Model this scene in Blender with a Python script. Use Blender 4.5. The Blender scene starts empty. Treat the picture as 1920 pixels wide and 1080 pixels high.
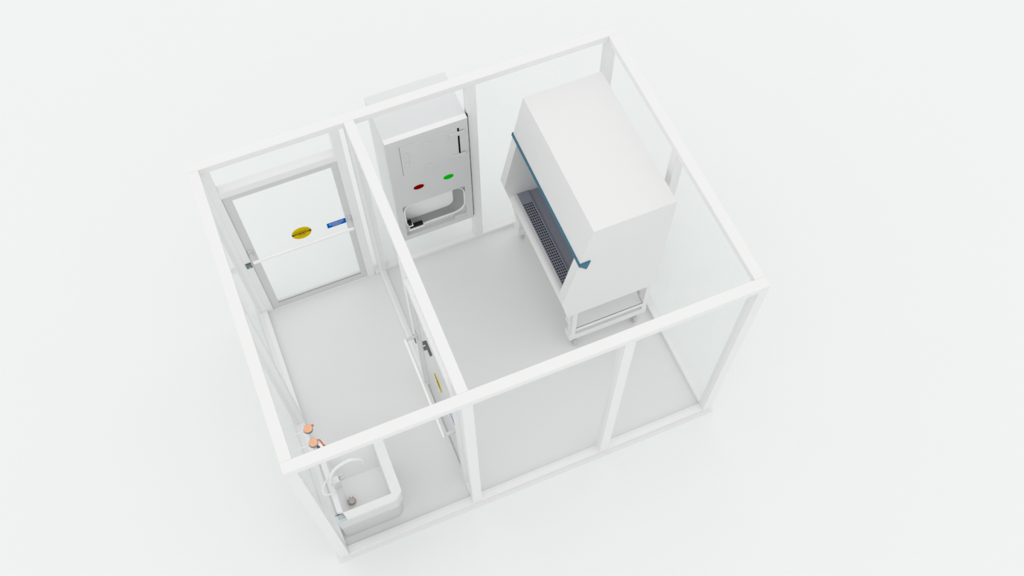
import bpy, bmesh, math
from mathutils import Vector, Matrix

SC = bpy.context.scene
COL = SC.collection
W, D, H = 3.507, 2.5, 2.5          # clear interior of the room
P = 0.085                          # frame profile
BH = 0.066                         # beam height
PI = math.pi

# ------------------------------------------------------------------ materials
def mat(name, col, rough=0.5, metal=0.0, spec=0.3, noise=0.0, scale=40.0, emit=None):
    m = bpy.data.materials.new(name); m.use_nodes = True
    nt = m.node_tree; b = nt.nodes['Principled BSDF']
    b.inputs['Base Color'].default_value = (*col, 1)
    b.inputs['Roughness'].default_value = rough
    b.inputs['Metallic'].default_value = metal
    b.inputs['Specular IOR Level'].default_value = spec
    if noise:
        tc = nt.nodes.new('ShaderNodeTexCoord'); n = nt.nodes.new('ShaderNodeTexNoise')
        n.inputs['Scale'].default_value = scale; n.inputs['Detail'].default_value = 4
        r = nt.nodes.new('ShaderNodeMapRange')
        r.inputs['To Min'].default_value = 1 - noise; r.inputs['To Max'].default_value = 1 + noise
        mx = nt.nodes.new('ShaderNodeMix'); mx.data_type = 'RGBA'; mx.blend_type = 'MULTIPLY'
        mx.inputs['Factor'].default_value = 1
        mx.inputs['A'].default_value = (*col, 1)
        nt.links.new(tc.outputs['Object'], n.inputs['Vector'])
        nt.links.new(n.outputs['Fac'], r.inputs['Value'])
        nt.links.new(r.outputs['Result'], mx.inputs['B'])
        nt.links.new(mx.outputs['Result'], b.inputs['Base Color'])
    if emit:
        b.inputs['Emission Color'].default_value = (*emit[0], 1)
        b.inputs['Emission Strength'].default_value = emit[1]
    return m

def glass_mat(name, tint):
    m = bpy.data.materials.new(name); m.use_nodes = True
    nt = m.node_tree; nt.nodes.clear()
    out = nt.nodes.new('ShaderNodeOutputMaterial')
    t = nt.nodes.new('ShaderNodeBsdfTransparent'); t.inputs['Color'].default_value = (*tint, 1)
    g = nt.nodes.new('ShaderNodeBsdfGlossy'); g.inputs['Roughness'].default_value = 0.0
    lw = nt.nodes.new('ShaderNodeLayerWeight'); lw.inputs['Blend'].default_value = 0.5
    pw = nt.nodes.new('ShaderNodeMath'); pw.operation = 'POWER'; pw.inputs[1].default_value = 5.0
    f = nt.nodes.new('ShaderNodeMath'); f.operation = 'MULTIPLY_ADD'
    f.inputs[1].default_value = 0.18; f.inputs[2].default_value = 0.008
    nt.links.new(lw.outputs['Facing'], pw.inputs[0]); nt.links.new(pw.outputs[0], f.inputs[0])
    mx = nt.nodes.new('ShaderNodeMixShader')
    nt.links.new(f.outputs[0], mx.inputs['Fac'])
    nt.links.new(t.outputs['BSDF'], mx.inputs[1]); nt.links.new(g.outputs['BSDF'], mx.inputs[2])
    nt.links.new(mx.outputs['Shader'], out.inputs['Surface'])
    return m

M = {
    'ground': mat('ground_white', (0.864, 0.886, 0.879), 0.9, spec=0.1, noise=0.004, scale=0.8),
    'floor': mat('floor_grey_vinyl', (0.805, 0.81, 0.805), 0.7, spec=0.15, noise=0.006, scale=6),
    'frame': mat('frame_white', (0.868, 0.868, 0.866), 0.45, noise=0.003, scale=20),
    'leaf': mat('door_aluminium_grey', (0.68, 0.685, 0.683), 0.5, noise=0.006, scale=60),
    'glass': glass_mat('clear_glass', (0.990, 0.994, 0.995)),
    'gasket': mat('dark_gasket_and_gap_shade', (0.30, 0.31, 0.31), 0.7),  # door sealing strip, and the painted gap shadow on the service panel
    'cab': mat('cabinet_white_enamel', (0.838, 0.838, 0.834), 0.5, noise=0.003, scale=15),
    'cab_in': mat('cabinet_liner_white', (0.76, 0.765, 0.76), 0.5, noise=0.003, scale=15),
    'steel': mat('work_surface_steel', (0.285, 0.295, 0.36), 0.45, metal=0.0, spec=0.5, noise=0.02, scale=30),
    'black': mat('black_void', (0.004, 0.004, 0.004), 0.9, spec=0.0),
    'blue': mat('blue_trim', (0.04, 0.165, 0.25), 0.45),
    'pt': mat('hatch_grey_steel', (0.67, 0.68, 0.675), 0.5, noise=0.004, scale=30),
    'ptw': mat('hatch_white', (0.92, 0.92, 0.915), 0.5, noise=0.003, scale=30),
    'house': mat('housing_white', (0.79, 0.80, 0.80), 0.5, noise=0.003, scale=30),
    'ptin': mat('chamber_steel', (0.33, 0.335, 0.335), 0.4, noise=0.01, scale=30),
    'white': mat('gloss_white', (0.94, 0.94, 0.93), 0.3, spec=0.5),
    'red': mat('dark_red_lens', (0.24, 0.0, 0.0), 0.8, spec=0.0),
    'green': mat('green_lens', (0.0, 0.55, 0.005), 0.8, spec=0.0),
    'handle': mat('charcoal_handle', (0.012, 0.013, 0.013), 0.6, spec=0.1),
    'metal': mat('brushed_metal', (0.70, 0.71, 0.71), 0.35, metal=0.3),
    'grey': mat('sensor_grey', (0.18, 0.19, 0.19), 0.5, noise=0.02, scale=80),
    'led': mat('green_led', (0.05, 0.45, 0.22), 0.4, emit=((0.08, 0.6, 0.28), 0.35)),
    'yellow': mat('yellow_vinyl', (0.72, 0.50, 0.002), 0.7, spec=0.0),
    'ink': mat('black_ink', (0.01, 0.009, 0.006), 0.6),
    'vblue': mat('blue_vinyl', (0.0, 0.13, 0.52), 0.7, spec=0.0),
    'wink': mat('white_ink', (0.86, 0.88, 0.92), 0.6),
    'copper': mat('polished_copper', (0.93, 0.52, 0.34), 0.22, metal=0.85),
    'copperd': mat('deep_copper', (0.72, 0.24, 0.10), 0.25, metal=0.8),
    'dgrey': mat('dark_grey_metal', (0.22, 0.23, 0.24), 0.4, metal=0.3),
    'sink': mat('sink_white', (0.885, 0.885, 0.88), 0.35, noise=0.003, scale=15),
    'basin': mat('basin_steel', (0.86, 0.865, 0.86), 0.4, noise=0.005, scale=25),
    'ped': mat('pedestal_shade_grey', (0.66, 0.67, 0.665), 0.5, noise=0.003, scale=15),  # greyer than the sink: shade below the apron put into the colour
    'rim_shade': mat('blue_grey_rim_shade', (0.74, 0.78, 0.81), 0.6),  # shade under the sink rim put into a blue-grey colour
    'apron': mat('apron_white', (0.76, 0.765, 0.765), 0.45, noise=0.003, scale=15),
    'tap': mat('chrome_light', (0.90, 0.91, 0.91), 0.25, metal=0.35, spec=0.6),
    'tapn': mat('mottled_chrome', (0.80, 0.80, 0.80), 0.3, metal=0.3, noise=0.16, scale=130),
    'drain': mat('brown_bronze', (0.55, 0.48, 0.46), 0.4, metal=0.3, noise=0.15, scale=120),
    'rubber': mat('castor_grey', (0.58, 0.59, 0.59), 0.6),
}

# ------------------------------------------------------------------ mesh helpers
class MB:
    """collects shapes, then links them as ONE mesh object"""
    def __init__(s): s.bm = bmesh.new()
    def box(s, x0, x1, y0, y1, z0, z1, bev=0.0, seg=2):
        b = bmesh.new(); bmesh.ops.create_cube(b, size=1)
        bmesh.ops.scale(b, vec=(x1-x0, y1-y0, z1-z0), verts=b.verts)
        bmesh.ops.translate(b, vec=((x0+x1)/2, (y0+y1)/2, (z0+z1)/2), verts=b.verts)
        if bev: bmesh.ops.bevel(b, geom=b.edges[:], offset=bev, segments=seg, affect='EDGES', profile=0.5)
        s._add(b); return s
    def prism(s, pts, a, b_, axis='z', mi=0, bev=0.0):
        """extrude polygon pts between a and b_ along axis"""
        b = bmesh.new()
        def v(p, t):
            if axis == 'z': return (p[0], p[1], t)
            if axis == 'y': return (p[0], t, p[1])
            return (t, p[0], p[1])
        lo = [b.verts.new(v(p, a)) for p in pts]; hi = [b.verts.new(v(p, b_)) for p in pts]
        b.faces.new(lo); b.faces.new(hi)
        n = len(pts)
        for i in range(n): b.faces.new((lo[i], lo[(i+1) % n], hi[(i+1) % n], hi[i]))
        bmesh.ops.recalc_face_normals(b, faces=b.faces)
        if bev: bmesh.ops.bevel(b, geom=b.edges[:], offset=bev, segments=2, affect='EDGES', profile=0.5)
        for f in b.faces: f.material_index = mi
        s._add(b); return s
    def cyl(s, p0, p1, r, r2=None, n=32, bev=0.0):
        p0, p1 = Vector(p0), Vector(p1); d = p1 - p0
        b = bmesh.new()
        bmesh.ops.create_cone(b, cap_ends=True, segments=n, radius1=r, radius2=r if r2 is None else r2, depth=d.length)
        if bev:
            es = [e for e in b.edges if any(len(f.verts) > 4 for f in e.link_faces)]
            bmesh.ops.bevel(b, geom=es, offset=bev, segments=3, affect='EDGES', profile=0.5)
        q = Vector((0, 0, 1)).rotation_difference(d.normalized())
        bmesh.ops.transform(b, matrix=Matrix.Translation((p0+p1)/2) @ q.to_matrix().to_4x4(), verts=b.verts)
        s._add(b, smooth=True); return s
    def tube(s, pts, r, n=16, radii=None):
        pts = [Vector(p) for p in pts]; b = bmesh.new(); rings = []
        nrm = None
        for i, p in enumerate(pts):
            t = (pts[min(i+1, len(pts)-1)] - pts[max(i-1, 0)]).normalized()
            if nrm is None:
                nrm = t.orthogonal().normalized()
            else:
                nrm = (nrm - t * nrm.dot(t)).normalized()
            bi = t.cross(nrm); rr = radii[i] if radii else r
            rings.append([b.verts.new(p + (nrm*math.cos(2*PI*k/n) + bi*math.sin(2*PI*k/n))*rr) for k in range(n)])
        for a, c in zip(rings, rings[1:]):
            for k in range(n): b.faces.new((a[k], a[(k+1) % n], c[(k+1) % n], c[k]))
        b.faces.new(rings[0]); b.faces.new(rings[-1])
        bmesh.ops.recalc_face_normals(b, faces=b.faces)
        s._add(b, smooth=True); return s
    def loft(s, rings, close_first=True, close_last=True):
        """rings: lists of points with equal count, joined as a skin"""
        b = bmesh.new(); R = [[b.verts.new(p) for p in r] for r in rings]; n = len(R[0])
        for a, c in zip(R, R[1:]):
            for k in range(n): b.faces.new((a[k], a[(k+1) % n], c[(k+1) % n], c[k]))
        if close_first: b.faces.new(R[0])
        if close_last: b.faces.new(R[-1])
        bmesh.ops.recalc_face_normals(b, faces=b.faces)
        s._add(b); return s
    def frame(s, outer, inner, a, b_, axis='y', off=0):
        """plate with a hole: outer and inner outlines with equal point counts"""
        b = bmesh.new(); n = len(outer)
        def v(p, t):
            if axis == 'y': return (p[0], t, p[1])
            if axis == 'z': return (p[0], p[1], t)
            return (t, p[0], p[1])
        A = [[b.verts.new(v(p, t)) for p in o] for o, t in ((outer, a), (inner, a), (inner, b_), (outer, b_))]
        for i in range(4):
            r0, r1 = A[i], A[(i+1) % 4]
            for k in range(n): b.faces.new((r0[k], r0[(k+1) % n], r1[(k+1) % n], r1[k]))
        bmesh.ops.recalc_face_normals(b, faces=b.faces)
        s._add(b); return s
    def _add(s, b, smooth=False):
        me = bpy.data.meshes.new('t')
        if smooth:
            for f in b.faces: f.smooth = len(f.verts) == 4
        b.to_mesh(me); b.free(); s.bm.from_mesh(me); bpy.data.meshes.remove(me)
    def build(s, name, m, parent=None, label=None, **props):
        me = bpy.data.meshes.new(name); s.bm.to_mesh(me); s.bm.free()
        for mm in (m if isinstance(m, (list, tuple)) else [m]): me.materials.append(M[mm])
        o = bpy.data.objects.new(name, me); COL.objects.link(o)
        if parent: o.parent = parent
        if label: o['label'] = label
        for k, v in props.items(): o[k] = v
        return o

def tag(o, label, cat, group=None, kind=None):
    o['label'] = label; o['category'] = cat
    if group: o['group'] = group
    if kind: o['kind'] = kind
    return o
def empty(name, loc=(0, 0, 0), rz=0.0):
    o = bpy.data.objects.new(name, None); COL.objects.link(o)
    o.location = loc; o.rotation_euler = (0, 0, rz); o.empty_display_size = 0.1
    return o
def rrect(x0, x1, y0, y1, r, n=8):
    """rounded rectangle outline, counter-clockwise; r may be one radius or four (x1y1, x0y1, x0y0, x1y0)"""
    R = r if isinstance(r, (list, tuple)) else [r]*4
    c = [(x1-R[0], y1-R[0], 0, R[0]), (x0+R[1], y1-R[1], 90, R[1]), (x0+R[2], y0+R[2], 180, R[2]), (x1-R[3], y0+R[3], 270, R[3])]
    pts = []
    for cx, cy, a0, rr in c:
        for k in range(n+1):
            a = math.radians(a0 + 90*k/n); pts.append((cx + rr*math.cos(a), cy + rr*math.sin(a)))
    return pts
def text_mesh(name, body, size, m, parent, loc, width=None):
    """lettering on a vertical face looking towards local -y"""
    cu = bpy.data.curves.new(name, 'FONT'); cu.body = body; cu.size = size
    cu.align_x = 'CENTER'; cu.align_y = 'CENTER'; cu.extrude = 0.0002
    tmp = bpy.data.objects.new('tmp', cu); COL.objects.link(tmp)
    dg = bpy.context.evaluated_depsgraph_get()
    me = bpy.data.meshes.new_from_object(tmp.evaluated_get(dg))
    COL.objects.unlink(tmp); bpy.data.objects.remove(tmp); bpy.data.curves.remove(cu)
    xs = [v.co.x for v in me.vertices]; ys = [v.co.y for v in me.vertices]
    sx = (width/(max(xs)-min(xs))) if width else 1.0
    cx, cy = (max(xs)+min(xs))/2, (max(ys)+min(ys))/2
    for v in me.vertices:
        v.co = Vector(((v.co.x-cx)*sx, -v.co.z, v.co.y-cy))
    me.materials.clear(); me.materials.append(M[m]); me.name = name
    o = bpy.data.objects.new(name, me); COL.objects.link(o); o.parent = parent; o.location = loc
    return o

# ------------------------------------------------------------------ ground, floor slab
MB().box(-30, 34, -30, 34, -0.06, -0.014).build('ground', 'ground', kind='structure')['label'] = 'plain white ground all around the room'
MB().box(-0.107, 3.604, -0.12, 2.61, -0.014, 0.0, 0.002).build('floor', 'floor', kind='structure')['label'] = 'light grey floor slab of the room'

# ------------------------------------------------------------------ walls: posts, rails, beams, panes
RH = 0.05
def wall(name, label):
    o = empty(name); o['kind'] = 'structure'; o['label'] = label; return o
def post(par, x0, x1, y0, y1, z0=0.0, z1=H-BH):
    MB().box(x0, x1, y0, y1, z0, z1, 0.002).build('post', 'frame', par)
def pane(par, x0, x1, y0, y1, z0=RH, z1=H-BH):
    # the pane sits a few millimetres inside the frame on every side
    e = 0.004; ex, ey = (e, 0) if x1-x0 > y1-y0 else (0, e)
    MB().box(x0-ex, x1+ex, y0-ey, y1+ey, z0-e, z1+e).build('glass_pane', 'glass', par)
g = 0.004
yf, yb, xl, xr = -0.0425, D+0.0425, -0.0425, W+0.0425

wf = wall('wall_front', 'glazed front wall with white frame nearest the viewer')
MB().box(-P, W+P, -P, 0, H-BH, H, 0.003).build('top_beam', 'frame', wf)
MB().box(0, W, -P, -0.012, 0, 0.036, 0.003).build('bottom_rail', 'frame', wf)
post(wf, -P, 0, -P, 0); post(wf, W, W+P, -P, 0)
post(wf, 1.178, 1.263, -P, 0, 0.03); post(wf, 2.432, 2.517, -P, 0, 0.03)
pane(wf, 0, 1.178, yf-g, yf+g, 0.036); pane(wf, 1.263, 2.432, yf-g, yf+g, 0.036); pane(wf, 2.517, W, yf-g, yf+g, 0.036)

wb = wall('wall_back', 'glazed back wall with white frame around door and hatch')
MB().box(-P, W+P, D, D+P, H-BH, H, 0.003).build('top_beam', 'frame', wb)
MB().box(1.131, W, D, D+P, 0, RH, 0.003).build('bottom_rail', 'frame', wb)
post(wb, -P, 0, D, D+P); post(wb, W, W+P, D, D+P)
post(wb, 1.051, 1.128, D, D+P); post(wb, 0, 0.063, D, D+P)
post(wb, 1.178, 1.263, D, D+P, RH); post(wb, 2.222, 2.307, D, D+P, RH)
MB().box(0.063, 1.053, D, D+P, 2.04, 2.12, 0.003).build('transom', 'frame', wb)
pane(wb, 0.063, 1.053, yb-g, yb+g, 2.12); pane(wb, 1.131, 1.178, yb-g, yb+g)
# pane between partition and hatch post: the hatch goes through it, so the pane is built around the opening
hx0, hx1, hz0, hz1 = 1.463, 2.208, 0.485, 2.08
MB().frame([(1.259, RH-.004), (2.226, RH-.004), (2.226, H-BH+.004), (1.259, H-BH+.004)],
           [(hx0+.006, hz0+.006), (hx1-.006, hz0+.006), (hx1-.006, hz1-.006), (hx0+.006, hz1-.006)], yb-g, yb+g).build('glass_pane', 'glass', wb)
pane(wb, 2.307, W, yb-g, yb+g)

wl = wall('wall_left', 'glazed left wall with white frame beside the sink')
MB().box(-P, 0, 0, D, H-BH, H, 0.003).build('top_beam', 'frame', wl)
MB().box(-P, 0, 0, D, 0, RH, 0.003).build('bottom_rail', 'frame', wl)
post(wl, -P, 0, 1.242, 1.322, RH)
pane(wl, xl-g, xl+g, 0, 1.242); pane(wl, xl-g, xl+g, 1.322, D)

wr = wall('wall_right', 'glazed right wall with white frame behind the safety cabinet')
MB().box(W, W+P, 0, D, H-BH, H, 0.003).build('top_beam', 'frame', wr)
MB().box(W, W+P, 0, D, 0, RH, 0.003).build('bottom_rail', 'frame', wr)
post(wr, W, W+P, 1.232, 1.312, RH)
pane(wr, xr-g, xr+g, 0, 1.232); pane(wr, xr-g, xr+g, 1.312, D)

wm = wall('wall_middle', 'glazed partition with white frame dividing the two rooms')
X0, X1 = 1.180, 1.264
MB().box(X0, X1, 0, D, H-BH, H, 0.003).build('top_beam', 'frame', wm)
MB().box(X0, X1-.024, 1.26, D, 0, 0.036, 0.003).build('bottom_rail', 'frame', wm)
MB().box(X0, X1-.024, 0, 0.129, 0, 0.036, 0.003).build('bottom_rail', 'frame', wm)
post(wm, X0, X0+.05, 1.197, 1.26); post(wm, X0, X0+.05, 0.129, 0.207)
MB().box(X0, X0+.06, 0.207, 1.197, 2.04, 2.12, 0.003).build('transom', 'frame', wm)
xm = X0 + 0.026
pane(wm, xm-g, xm+g, 1.26, D, 0.036); pane(wm, xm-g, xm+g, 0, 0.129, 0.036); pane(wm, xm-g, xm+g, 0.207, 1.197, 2.12)

# ------------------------------------------------------------------ the two doors (same model)
def make_door(name, loc, rz, label, lever):
    d = empty(name, loc, rz); d['kind'] = 'structure'; d['label'] = label
    a, b, y0, y1 = 0.064, 1.052, 0.014, 0.038
    leaf = MB()
    leaf.box(a, a+.073, y0, y1, 0.008, 2.036, 0.002); leaf.box(b-.060, b, y0, y1, 0.008, 2.036, 0.002)
    leaf.box(a+.073, b-.060, y0, y1, 1.962, 2.036, 0.002); leaf.box(a+.073, b-.060, y0, y1, 0.008, 0.095, 0.002)
    lf = leaf.build('door_leaf', 'leaf', d, label='grey aluminium door leaf frame')
    MB().box(a+.069, b-.056, .024, .031, 0.091, 1.966).build('glass_pane', 'glass', lf)
    MB().box(a+.073, b-.060, .016, .022, 0.0955, 0.1005).build('gasket', 'gasket', lf, label='dark sealing strip')
    MB().box(a, b, -0.002, 0.05, 0.0, 0.007, 0.001).build('threshold', 'frame', d, label='low white door sill')
    bz, by = 1.12, -0.098
    bar = MB(); bar.box(0.088, 1.036, by-.010, by+.010, bz-.016, bz+.016, 0.006)
    pb = bar.build('push_bar', 'white', d, label='white horizontal push bar')
    for xa, xb in ((0.074, 0.110), (1.000, 1.040)):
        br = MB(); br.box(xa, xb, 0.004, y0, bz-.055, bz+.055, 0.003)
        br.box(xa+.006, xb-.008, by+.012, 0.006, bz-.014, bz+.016, 0.004)
        br.build('bracket', 'metal', pb, label='grey metal push bar bracket')
    # card reader on the left jamb
    sp = MB().box(0.006, 0.058, -0.007, -0.0002, 0.905, 0.993, 0.002).build('card_reader', 'grey', d, label='small grey plate with green light')
    MB().cyl((0.036, -0.0068, 0.925), (0.036, -0.0095, 0.925), 0.011, n=20).build('indicator_light', 'led', sp, label='round green light')
    MB().cyl((0.054, -0.0068, 0.922), (0.054, -0.0085, 0.922), 0.004, n=12).build('indicator_light', 'red', sp, label='tiny red light')
    sl = MB()
    for k in range(4): sl.box(0.009+k*.013, 0.017+k*.013, -0.0078, -0.0065, 0.983, 0.991)
    sl.build('speaker_slot', 'black', sp)
    # round yellow sticker on the glass
    yg = 0.0235; cx, cz, R = 0.578, 1.143, 0.091
    n = 56
    st = MB(); st.prism([(cx+R*math.cos(2*PI*k/n), cz+R*math.sin(2*PI*k/n)) for k in range(n)], yg-.0006, yg, 'y')
    st = st.build('warning_sticker', 'yellow', d, label='round yellow sticker with black lettering')
    bd = MB(); hh = .0135; xe = math.sqrt(R*R-hh*hh)
    bd.box(cx-xe, cx+xe, yg-.0009, yg-.0005, cz-hh, cz+hh); bd.build('black_band', 'ink', st)
    text_mesh('lettering', 'IN AN EMERGENCY', .027, 'ink', st, (cx, yg-.0008, cz+.030), .130)
    text_mesh('lettering', 'PUSH TO OPEN', .036, 'yellow', st, (cx, yg-.0011, cz), .140)
    text_mesh('lettering', 'OUTWARD', .025, 'ink', st, (cx, yg-.0008, cz-.030), .068)
    # blue label
    bl = MB().box(0.814, 0.991, yg-.0006, yg, 1.068, 1.146).build('notice_label', 'vblue', d, label='blue notice label with three white lines')
    text_mesh('lettering', 'AUTHORISED ENTRY', .017, 'wink', bl, (.9025, yg-.0008, 1.128), .142)
    text_mesh('lettering', 'PROTECTED ROOM', .017, 'wink', bl, (.9025, yg-.0008, 1.107), .132)
    text_mesh('lettering', 'NO SMOKING', .015, 'wink', bl, (.9025, yg-.0008, 1.087), .082)
    if lever:
        h = MB()
        h.box(.096, .122, y1, y1+.036, .952, .986, .003)
        h.box(.096, .247, y1+.022, y1+.046, .952, .986, .008)
        h.build('lever_handle', 'handle', d, label='charcoal lever handle')
        k = MB(); k.box(.104, .130, y1, y1+.036, .856, .890, .003); k.box(.110, .124, y1+.030, y1+.040, .835, .890, .002)
        k.build('thumb_turn', 'handle', d, label='charcoal thumb turn lock')
    return d
d1 = make_door('door_1', (0, D, 0), 0, 'glazed grey-framed door in the back wall, push bar facing the room', False)
tag(d1, d1['label'], 'door', kind='structure')
d2 = make_door('door_2', (X0, 1.26, 0), -PI/2, 'glazed door in the partition with black lever handle behind', True)
tag(d2, d2['label'], 'door', kind='structure')

# ------------------------------------------------------------------ biological safety cabinet
bc = tag(empty('biosafety_cabinet', (2.95, 1.69, 0)), 'large white laboratory safety cabinet on a wheeled stand, open sloped front with blue strip', 'cabinet')
bc_off = Vector((-2.95, -1.69, 0))
def B(): return MB()
def bb(mb, name, m, parent=bc, label=None):
    bmesh.ops.translate(mb.bm, vec=bc_off, verts=mb.bm.verts)
    return mb.build(name, m, parent, label)
Y0, Y1 = 0.973, 2.400; CT = 0.095
prof = [(2.7027, 2.160), (3.420, 2.160), (3.420, 0.790), (2.540, 0.790), (2.472, 1.079), (2.482, 1.130), (2.600, 1.735), (2.622, 1.735)]
for ya, yb_ in ((Y0, Y0+CT), (Y1-CT, Y1)):
    bb(B().prism(prof, ya, yb_, 'y'), 'side_panel', 'cab')
bb(B().prism([(2.7105, 2.200), (3.420, 2.200), (3.420, 2.160), (2.7027, 2.160)], Y0, Y1, 'y'), 'top_panel', 'cab')
bb(B().prism([(2.690, 2.200), (2.600, 1.735), (2.622, 1.735), (2.7105, 2.200)], Y0, Y1, 'y'), 'front_panel', 'cab')
bb(B().box(3.390, 3.420, Y0+CT, Y1-CT, 0.815, 2.160), 'back_panel', 'cab_in')
bb(B().box(2.640, 3.390, Y0+CT, Y1-CT, 0.815, 0.832), 'bottom_panel', 'cab')
# blue strip along the lower edge of the front panel, wrapping round the cheeks
st = B().prism([(2.594, 1.744), (2.588, 1.712), (2.610, 1.706), (2.618, 1.738)], Y0-.006, Y1+.006, 'y')
st.prism([(2.594, 1.744), (2.588, 1.712), (2.612, 1.690), (2.659, 1.632), (2.668, 1.650), (2.692, 1.746)], Y0-.012, Y0-.0005, 'y')
st.prism([(2.594, 1.744), (2.588, 1.712), (2.612, 1.690), (2.659, 1.632), (2.668, 1.650), (2.692, 1.746)], Y1+.0005, Y1+.012, 'y')
bb(st, 'trim_strip', 'blue', label='petrol blue trim strip')
# sash glass under the strip is raised; work tray, front grille
ws = bb(B().box(2.716, 3.390, Y0+CT, Y1-CT, 0.872, 0.884), 'work_surface', 'steel', label='blue-grey steel work surface')
gr = B(); b = bmesh.new(); nx, ny = 5, 34
gx0, gx1, gy0, gy1 = 2.600, 2.716, Y0+CT, Y1-CT
hx_a, hx_b, hy_a, hy_b = 2.6065, 2.7035, 1.199, 2.174
cw, ch = (hx_b-hx_a)/nx, (hy_b-hy_a)/ny; zt = 0.900
for i in range(nx):
    for j in range(ny):
        x, y = hx_a+cw*(i+.5), hy_a+ch*(j+.5)
        rx, ry = .0068, .0110
        o = [(x+cw/2*sx, y+ch/2*sy) for sx, sy in ((1,-1),(1,0),(1,1),(0,1),(-1,1),(-1,0),(-1,-1),(0,-1))]
        k = [(x+rx*math.cos(a), y+ry*math.sin(a)) for a in [math.radians(t) for t in (-45,0,45,90,135,180,225,270)]]
        vo = [b.verts.new((*p, zt)) for p in o]; vi = [b.verts.new((*p, zt)) for p in k]; vd = [b.verts.new((*p, zt-.004)) for p in k]
        for q in range(8):
            b.faces.new((vo[q], vo[(q+1)%8], vi[(q+1)%8], vi[q])); b.faces.new((vi[q], vi[(q+1)%8], vd[(q+1)%8], vd[q]))
def quad(x0, x1, y0, y1): b.faces.new([b.verts.new(p) for p in ((x0,y0,zt),(x1,y0,zt),(x1,y1,zt),(x0,y1,zt))])
quad(gx0, hx_a, gy0, gy1); quad(hx_b, gx1, gy0, gy1); quad(hx_a, hx_b, gy0, hy_a); quad(hx_a, hx_b, hy_b, gy1)
bmesh.ops.remove_doubles(b, verts=b.verts, dist=1e-5); gr._add(b)
gr.box(gx1-.002, gx1, gy0, gy1, .884, zt)
gro = bb(gr, 'air_grille', 'steel', label='perforated steel front grille')
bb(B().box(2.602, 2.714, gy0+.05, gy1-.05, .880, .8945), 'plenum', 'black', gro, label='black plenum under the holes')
# inner back liner and inner roof
bb(B().box(3.370, 3.389, Y0+CT+.001, Y1-CT-.001, 0.886, 1.70), 'inner_liner', 'cab_in')
# rounded armrest
arm = B(); pr = [(2.600, .832), (2.600, .8995)]
for k in range(9):
    a = math.radians(90 + k*100/8); pr.append((2.572 + .047*math.cos(a)*1.0, .858 + .0465*math.sin(a)))
pr += [(2.535, .826)]
arm.prism(pr, Y0+CT+.001, Y1-CT-.001, 'y')
ao = bb(arm, 'armrest', 'cab', label='rounded white armrest')
# stand
leg_x = ((2.617, 2.660, -1), (3.362, 3.408, 1))
for ya, yb_ in ((1.0, 1.085), (2.288, 2.373)):
    front = B().box(2.617, 2.662, ya, yb_, .262, .815, .003)
    s = 1 if ya < 1.5 else -1
    front.prism([(2.617, .80), (2.565, .80), (2.565, .66), (2.585, .62), (2.585, .50), (2.605, .46), (2.617, .40)], ya+.035 if s > 0 else ya, yb_ if s > 0 else yb_-.035, 'y')
    bb(front, 'leg', 'cab')
    bb(B().box(3.363, 3.410, ya, yb_, .262, .815, .003), 'leg', 'cab')
    bb(B().box(2.603, 3.418, ya-.002 if s > 0 else yb_-.108, ya+.108 if s > 0 else yb_+.002, .165, .262, .004), 'foot_rail', 'cab')
bb(B().box(2.664, 3.361, 1.0, 2.373, .375, .392, .003).box(2.664, 3.361, 0.996, 1.012, .340, .392, .003), 'shelf', 'cab')
bb(B().box(3.372, 3.400, 1.085, 2.288, .700, .800), 'stand_beam', 'cab')
bb(B().box(2.640, 2.655, 1.085, 2.288, .740, .812), 'stand_beam', 'cab')
for cx, cy in ((2.672, 1.034), (3.318, 1.034), (2.672, 2.343), (3.318, 2.343)):
    c = B().cyl((cx, cy, .120), (cx, cy, .166), .020, n=20)
    c.box(cx-.024, cx-.017, cy-.014, cy+.014, .045, .130, .002); c.box(cx+.017, cx+.024, cy-.014, cy+.014, .045, .130, .002)
    co = bb(c, 'caster', 'rubber')
    bb(B().cyl((cx-.016, cy, .050), (cx+.016, cy, .050), .050, n=28, bev=.006), 'wheel', 'rubber', co)

# ------------------------------------------------------------------ pass-through hatch in the back wall
ho = (1.836, 2.5, 0)
pt = tag(empty('pass_through_hatch', ho), 'tall grey pass-through hatch set through the back wall, with red and green round lamps', 'hatch')
pt_off = Vector((-ho[0], -ho[1], 0))
def pb_(mb, name, m, parent=pt, label=None):
    bmesh.ops.translate(mb.bm, vec=pt_off, verts=mb.bm.verts)
    return mb.build(name, m, parent, label)
FY = 2.470
ox0, ox1, oz0, oz1 = 1.520, 2.140, 0.600, 1.075          # square recess in the front plate
NR = 10
oz2 = 0.556                                              # floor of the slot below the opening
sq = rrect(ox0, ox1, oz2, oz1, 0.0006, NR)
pl = MB()
pl.box(hx0, ox0, FY, FY+.052, hz0, hz1); pl.box(ox1, hx1, FY, FY+.052, hz0, hz1)
pl.box(ox0, ox1, FY, FY+.052, oz1, hz1); pl.box(ox0, ox1, FY, FY+.052, hz0, oz2)
pl.box(2.015, ox1, FY+.004, FY+.052, oz2, oz0)
pb_(pl, 'front_plate', 'pt', label='grey steel front plate')
pb_(MB().box(2.2082, 2.2175, FY+.012, FY+.054, hz0+.01, hz1+.002), 'side_gap_shade', 'black', label='black strip painting the shade in the gap beside the plate')  # black strip added to paint the shade between plate and post
# white top cap of the plate
pb_(MB().box(hx0, hx1, FY, FY+.052, hz1, hz1+.004), 'top_cap', 'ptw')
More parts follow.
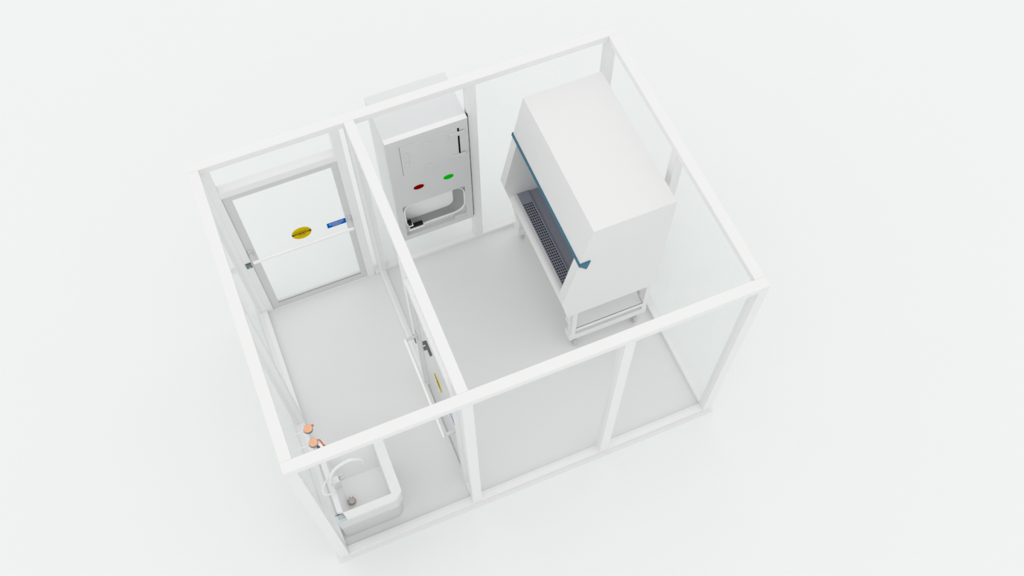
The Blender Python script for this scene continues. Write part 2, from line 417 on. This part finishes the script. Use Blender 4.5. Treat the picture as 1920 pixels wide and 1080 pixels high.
# housing behind the wall, open towards the chamber
hs = MB().box(hx0+.002, hx1-.002, FY+.052, 3.008, 1.18, hz1+.002)
hs.box(hx0+.002, hx1-.002, FY+.052, 3.008, hz0+.002, .545)
hs.box(hx0+.002, 1.500, FY+.052, 3.008, .545, 1.18); hs.box(2.172, hx1-.002, FY+.052, 3.008, .545, 1.18)
hs.box(1.500, 2.172, 2.986, 3.008, .545, 1.18)
pb_(hs, 'housing', 'house', label='white rear housing outside the wall')
# chamber: rounded funnel with its inner door
r_in = rrect(1.540, 2.128, .650, 1.068, .115, NR)
r_out = rrect(1.535, 2.133, .645, 1.073, .118, NR)
r_bk = rrect(1.555, 2.045, .668, 1.040, .085, NR)
ch = MB(); b = bmesh.new()
rings = [[b.verts.new((p[0], y, p[1])) for p in o] for o, y in ((r_in, FY+.030), (r_bk, 2.575), (r_bk, 2.60), (r_out, 2.60), (r_out, FY+.030))]
for i in range(5):
    p, q = rings[i], rings[(i+1) % 5]
    for k in range(len(p)): b.faces.new((p[k], p[(k+1) % len(p)], q[(k+1) % len(p)], q[k]))
bmesh.ops.recalc_face_normals(b, faces=b.faces); ch._add(b)
pb_(ch, 'chamber', 'ptin', label='steel chamber with rounded corners')
pb_(MB().prism(rrect(1.550, 2.050, .663, 1.045, .085, NR), 2.5755, 2.59, 'y'), 'inner_door', 'ptw', label='pale inner door of the chamber')
# recessed panel between square cut-out and rounded tunnel
pb_(MB().frame(sq, r_out, FY+.034, FY+.046, 'y'), 'recess_panel', 'pt')
# white rim round the opening
pb_(MB().frame(rrect(1.524, 2.1395, .642, 1.0735, .130, NR), r_in, FY+.014, FY+.032, 'y'), 'rim', 'white', label='white rounded rim')
# latch pieces at the left of the opening
lt = MB(); lt.box(1.548, 1.580, FY-.012, FY+.030, .742, .790, .002); lt.box(1.560, 1.690, FY-.006, FY+.030, .676, .704, .002)
lo = pb_(lt, 'latch', 'handle', label='dark latch pieces')
lw = MB(); lw.box(1.548, 1.592, FY-.016, FY+.020, .726, .740, .002); lw.box(1.545, 1.700, FY-.016, FY+.014, .655, .672, .004)
pb_(lw, 'latch_cover', 'white', lo, label='white latch cover')
# service panel with hinges, latches, buttons and dark slot
sp = MB().box(1.584, 2.108, FY-.006, FY+.001, 1.560, 1.985, .001)
spo = pb_(sp, 'service_panel', 'pt')
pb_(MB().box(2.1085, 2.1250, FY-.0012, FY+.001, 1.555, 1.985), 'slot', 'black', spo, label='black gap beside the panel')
pb_(MB().box(1.5795, 1.5838, FY-.0008, FY+.001, 1.560, 1.985), 'seam_shade', 'gasket', spo, label='thin dark strip, painted gap shadow')  # dark strip paints the gap shadow along the panel edge
for z in (1.925, 1.605):
    hg = MB().box(2.025, 2.168, FY-.022, FY-.0055, z-.018, z+.022, .003).cyl((2.1135, FY-.016, z-.020), (2.1135, FY-.016, z+.024), .008, n=16)
    pb_(hg, 'hinge', 'pt', spo)
for z in (1.930, 1.600):
    pb_(MB().box(1.785, 1.855, FY-.016, FY-.0055, z-.018, z+.018, .003), 'panel_clip', 'pt', spo)
for z in (1.845, 1.705):
    pb_(MB().box(1.614, 1.648, FY-.015, FY-.0055, z-.035, z+.035, .003), 'button', 'pt', spo)
for x, c, lab in ((1.702, 'red', 'dark red lamp'), (1.990, 'green', 'bright green lamp')):
    pb_(MB().prism([(x+.049*math.cos(2*PI*k/48), 1.318+.029*math.sin(2*PI*k/48)) for k in range(48)], FY-.006, FY+.001, 'y', bev=.0015), 'indicator_lamp', c, label=lab)

# ------------------------------------------------------------------ sink
so = (0.33, 0.3, 0)
sk = tag(empty('sink', so), 'white deep wash sink with curved tap in the front left corner', 'sink')
sk_off = Vector((-so[0], -so[1], 0))
def sb(mb, name, m, parent=sk, label=None):
    bmesh.ops.translate(mb.bm, vec=sk_off, verts=mb.bm.verts)
    return mb.build(name, m, parent, label)
ZR, YM = 0.76, 0.635
rim_o = [(.060, YM), (.060, .078), (.102, .066), (.120, .000), (.552, .000), (.614, .058), (.614, YM)]
rim_i = [(.106, .590), (.106, .075), (.107, .066), (.112, .062), (.527, .062), (.5275, .066), (.5275, .590)]
bot   = [(.164, .405), (.164, .130), (.165, .125), (.170, .122), (.506, .122), (.507, .126), (.507, .405)]
basin = MB()
b = bmesh.new()
R = [[b.verts.new((*p, z)) for p in o] for o, z in ((rim_o, ZR-.045), (rim_o, ZR), (rim_i, ZR))]
n = len(rim_o)
for a, c in zip(R, R[1:]):
    for k in range(n): b.faces.new((a[k], a[(k+1) % n], c[(k+1) % n], c[k]))
bmesh.ops.recalc_face_normals(b, faces=b.faces); basin._add(b)
bo = sb(basin, 'rim', 'sink', label='flat white rim with cut corners')
bs = MB(); b = bmesh.new()
R = [[b.verts.new((*p, z)) for p in o] for o, z in ((rim_i, ZR), (bot, .52))]
for k in range(n): b.faces.new((R[0][k], R[0][(k+1) % n], R[1][(k+1) % n], R[1][k]))
b.faces.new(R[1]); bmesh.ops.recalc_face_normals(b, faces=b.faces); bmesh.ops.reverse_faces(b, faces=b.faces); bs._add(b)
sb(bs, 'basin', 'basin', label='grey-white tapered basin')
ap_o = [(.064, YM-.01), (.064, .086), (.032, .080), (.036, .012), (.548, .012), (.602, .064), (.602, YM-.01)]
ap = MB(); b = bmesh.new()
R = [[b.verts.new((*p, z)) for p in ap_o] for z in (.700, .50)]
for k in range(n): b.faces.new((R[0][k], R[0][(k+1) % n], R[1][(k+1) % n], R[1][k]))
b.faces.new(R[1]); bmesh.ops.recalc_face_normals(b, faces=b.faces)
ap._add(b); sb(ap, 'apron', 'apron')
sb(MB().box(.031, .122, .013, .074, .688, .700), 'corner_shelf', 'rim_shade', label='corner below the rim, blue-grey as painted shade')  # blue-grey tone paints the shade the rim throws on this corner
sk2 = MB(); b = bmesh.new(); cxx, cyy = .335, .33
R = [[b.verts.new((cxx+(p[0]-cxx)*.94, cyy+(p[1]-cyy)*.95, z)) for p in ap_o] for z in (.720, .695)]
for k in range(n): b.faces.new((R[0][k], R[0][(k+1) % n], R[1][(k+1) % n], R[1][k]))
bmesh.ops.recalc_face_normals(b, faces=b.faces); sk2._add(b); sb(sk2, 'shadow_gap', 'rim_shade', label='blue-grey band painting the shade under the rim')  # recessed band, its colour carries the shade of the gap
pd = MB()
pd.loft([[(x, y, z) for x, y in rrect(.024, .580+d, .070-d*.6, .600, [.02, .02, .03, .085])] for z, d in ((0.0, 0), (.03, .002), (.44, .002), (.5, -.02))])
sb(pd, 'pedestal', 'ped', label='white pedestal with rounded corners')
# tap
yT = .315
tb = MB().box(.108, .170, yT-.030, yT+.028, ZR-.06, ZR+.115, .006)
tbo = sb(tb, 'tap_body', 'tapn')
path = [(.098, yT, .80), (.104, yT, .90), (.120, yT, .985), (.148, yT, 1.060), (.190, yT, 1.125), (.240, yT, 1.168), (.295, yT, 1.186),
        (.340, yT, 1.178), (.376, yT, 1.145), (.394, yT, 1.100), (.398, yT, 1.055), (.395, yT, 1.022)]
def smooth(p, k=4):
    out = []
    for i in range(len(p)-1):
        p0, p1, p2, p3 = [Vector(p[max(0, min(len(p)-1, j))]) for j in (i-1, i, i+1, i+2)]
        for s in range(k):
            t = s/k
            out.append(0.5*((2*p1)+(p2-p0)*t+(2*p0-5*p1+4*p2-p3)*t*t+(3*p1-p0-3*p2+p3)*t**3))
    out.append(Vector(p[-1])); return out
sb(MB().tube(smooth(path), .0135, 20), 'spout', 'tap', label='arched pale swan-neck spout')
tl = MB().box(.170, .212, yT-.006, yT+.034, .80, .855, .012); tl.box(.180, .206, yT+.010, yT+.026, .845, .885, .006)
sb(tl, 'tap_lever', 'metal', tbo, label='grey tap lever')
loop_tube = [(.106, .385, .79), (.080, .372, .80), (.050, .345, .806), (.022, .315, .81), (.010, .280, .81), (.016, .252, .806), (.040, .240, .80), (.075, .240, .79), (.100, .243, .772)]
sb(MB().tube(smooth(loop_tube), .0072, 14), 'loop_tube', 'sink', label='thin white looped tube')  # thin white tube looped beside the tap
dr = MB().cyl((.195, .195, .5195), (.195, .195, .528), .036, n=28, bev=.002)
dr.cyl((.195, .195, .528), (.195, .195, .556), .020, .026, n=20)
for k in range(7):
    a = 2*PI*k/7; dr.cyl((.195+.024*math.cos(a), .195+.024*math.sin(a), .54), (.195+.033*math.cos(a), .195+.033*math.sin(a), .585), .006, .003, n=8)
sb(dr, 'drain_strainer', 'drain', label='brownish drain strainer')

# ------------------------------------------------------------------ copper-topped wall dispensers on the left wall
def dispenser(loc, spout, label):
    t = tag(empty('wall_dispenser', loc), label, 'dispenser', 'copper topped dispensers on the left wall')
    MB().cyl((-.002, -.004, -.022), (0, 0, .0), .039, n=36, bev=.002).build('body', 'dgrey', t, label='dark grey body')
    MB().cyl((0, 0, .0), (0, 0, .012), .0385, .0365, n=40, bev=.004).build('cap', 'copper', t, label='round copper cap')
    MB().box(-.1165, -.015, -.005, .005, -.034, -.020, .002).box(-.1170, -.110, -.018, .018, -.046, -.010, .002).build('wall_bracket', 'frame', t, label='slim white wall bracket')
    if not spout:
        MB().cyl((.026, .014, -.010), (.052, .018, -.006), .012, .010, n=20, bev=.003).build('nozzle', 'copperd', t, label='short copper nozzle')
    else:
        MB().tube(smooth([(.030, .010, -.006), (.050, .008, -.008), (.062, -.012, -.020), (.066, -.030, -.050)]), .0065, 14).build('nozzle', 'copperd', t, label='curved copper spout')
        MB().tube(smooth([(.030, -.012, -.02), (.048, -.030, -.028), (.052, -.050, -.046)]), .013, 16).build('bottle_neck', 'white', t, label='white neck under the cap')
        MB().cyl((.066, -.032, -.050), (.080, -.040, -.056), .010, .007, n=16).build('tip', 'copperd', t, label='copper spout tip')
        MB().cyl((.026, -.030, -.045), (.030, -.036, -.085), .016, n=18).build('lower_valve', 'dgrey', t, label='dark valve below')
    return t
dispenser((.0745, .737, 1.088), False, 'copper-capped dispenser on the left wall, the one farther from the sink')
dispenser((.0790, .606, 1.088), True, 'copper-capped dispenser with curved copper spout, the one nearer the sink')

# ------------------------------------------------------------------ light
w = bpy.data.worlds.new('soft_white_sky'); SC.world = w; w.use_nodes = True
bg = w.node_tree.nodes['Background']
wn = w.node_tree.nodes; wk = w.node_tree.links
tc = wn.new('ShaderNodeTexCoord'); sx = wn.new('ShaderNodeSeparateXYZ'); ab = wn.new('ShaderNodeMath'); ab.operation = 'MAXIMUM'; ab.inputs[1].default_value = 0.0
ma = wn.new('ShaderNodeMath'); ma.operation = 'MULTIPLY_ADD'; ma.inputs[1].default_value = 0.24; ma.inputs[2].default_value = 0.86
wk.new(tc.outputs['Generated'], sx.inputs[0]); wk.new(sx.outputs['Z'], ab.inputs[0]); wk.new(ab.outputs[0], ma.inputs[0]); wk.new(ma.outputs[0], bg.inputs['Strength'])
bg.inputs['Color'].default_value = (1.0, 1.0, 0.997, 1)

# ------------------------------------------------------------------ camera
cam = bpy.data.cameras.new('camera'); cam.lens = 35; cam.sensor_width = 36; cam.clip_end = 200
co = bpy.data.objects.new('camera', cam); COL.objects.link(co)
co.location = (0.5637, -2.4642, 8.9023); co.rotation_euler = (0.4808, 0, -0.3946)
SC.camera = co

SC.view_settings.view_transform = 'Standard'; SC.view_settings.look = 'None'
SC.view_settings.exposure = 0.0; SC.view_settings.gamma = 1.0; SC.view_settings.use_curve_mapping = False
SC.cycles.max_bounces = 12; SC.cycles.transparent_max_bounces = 24
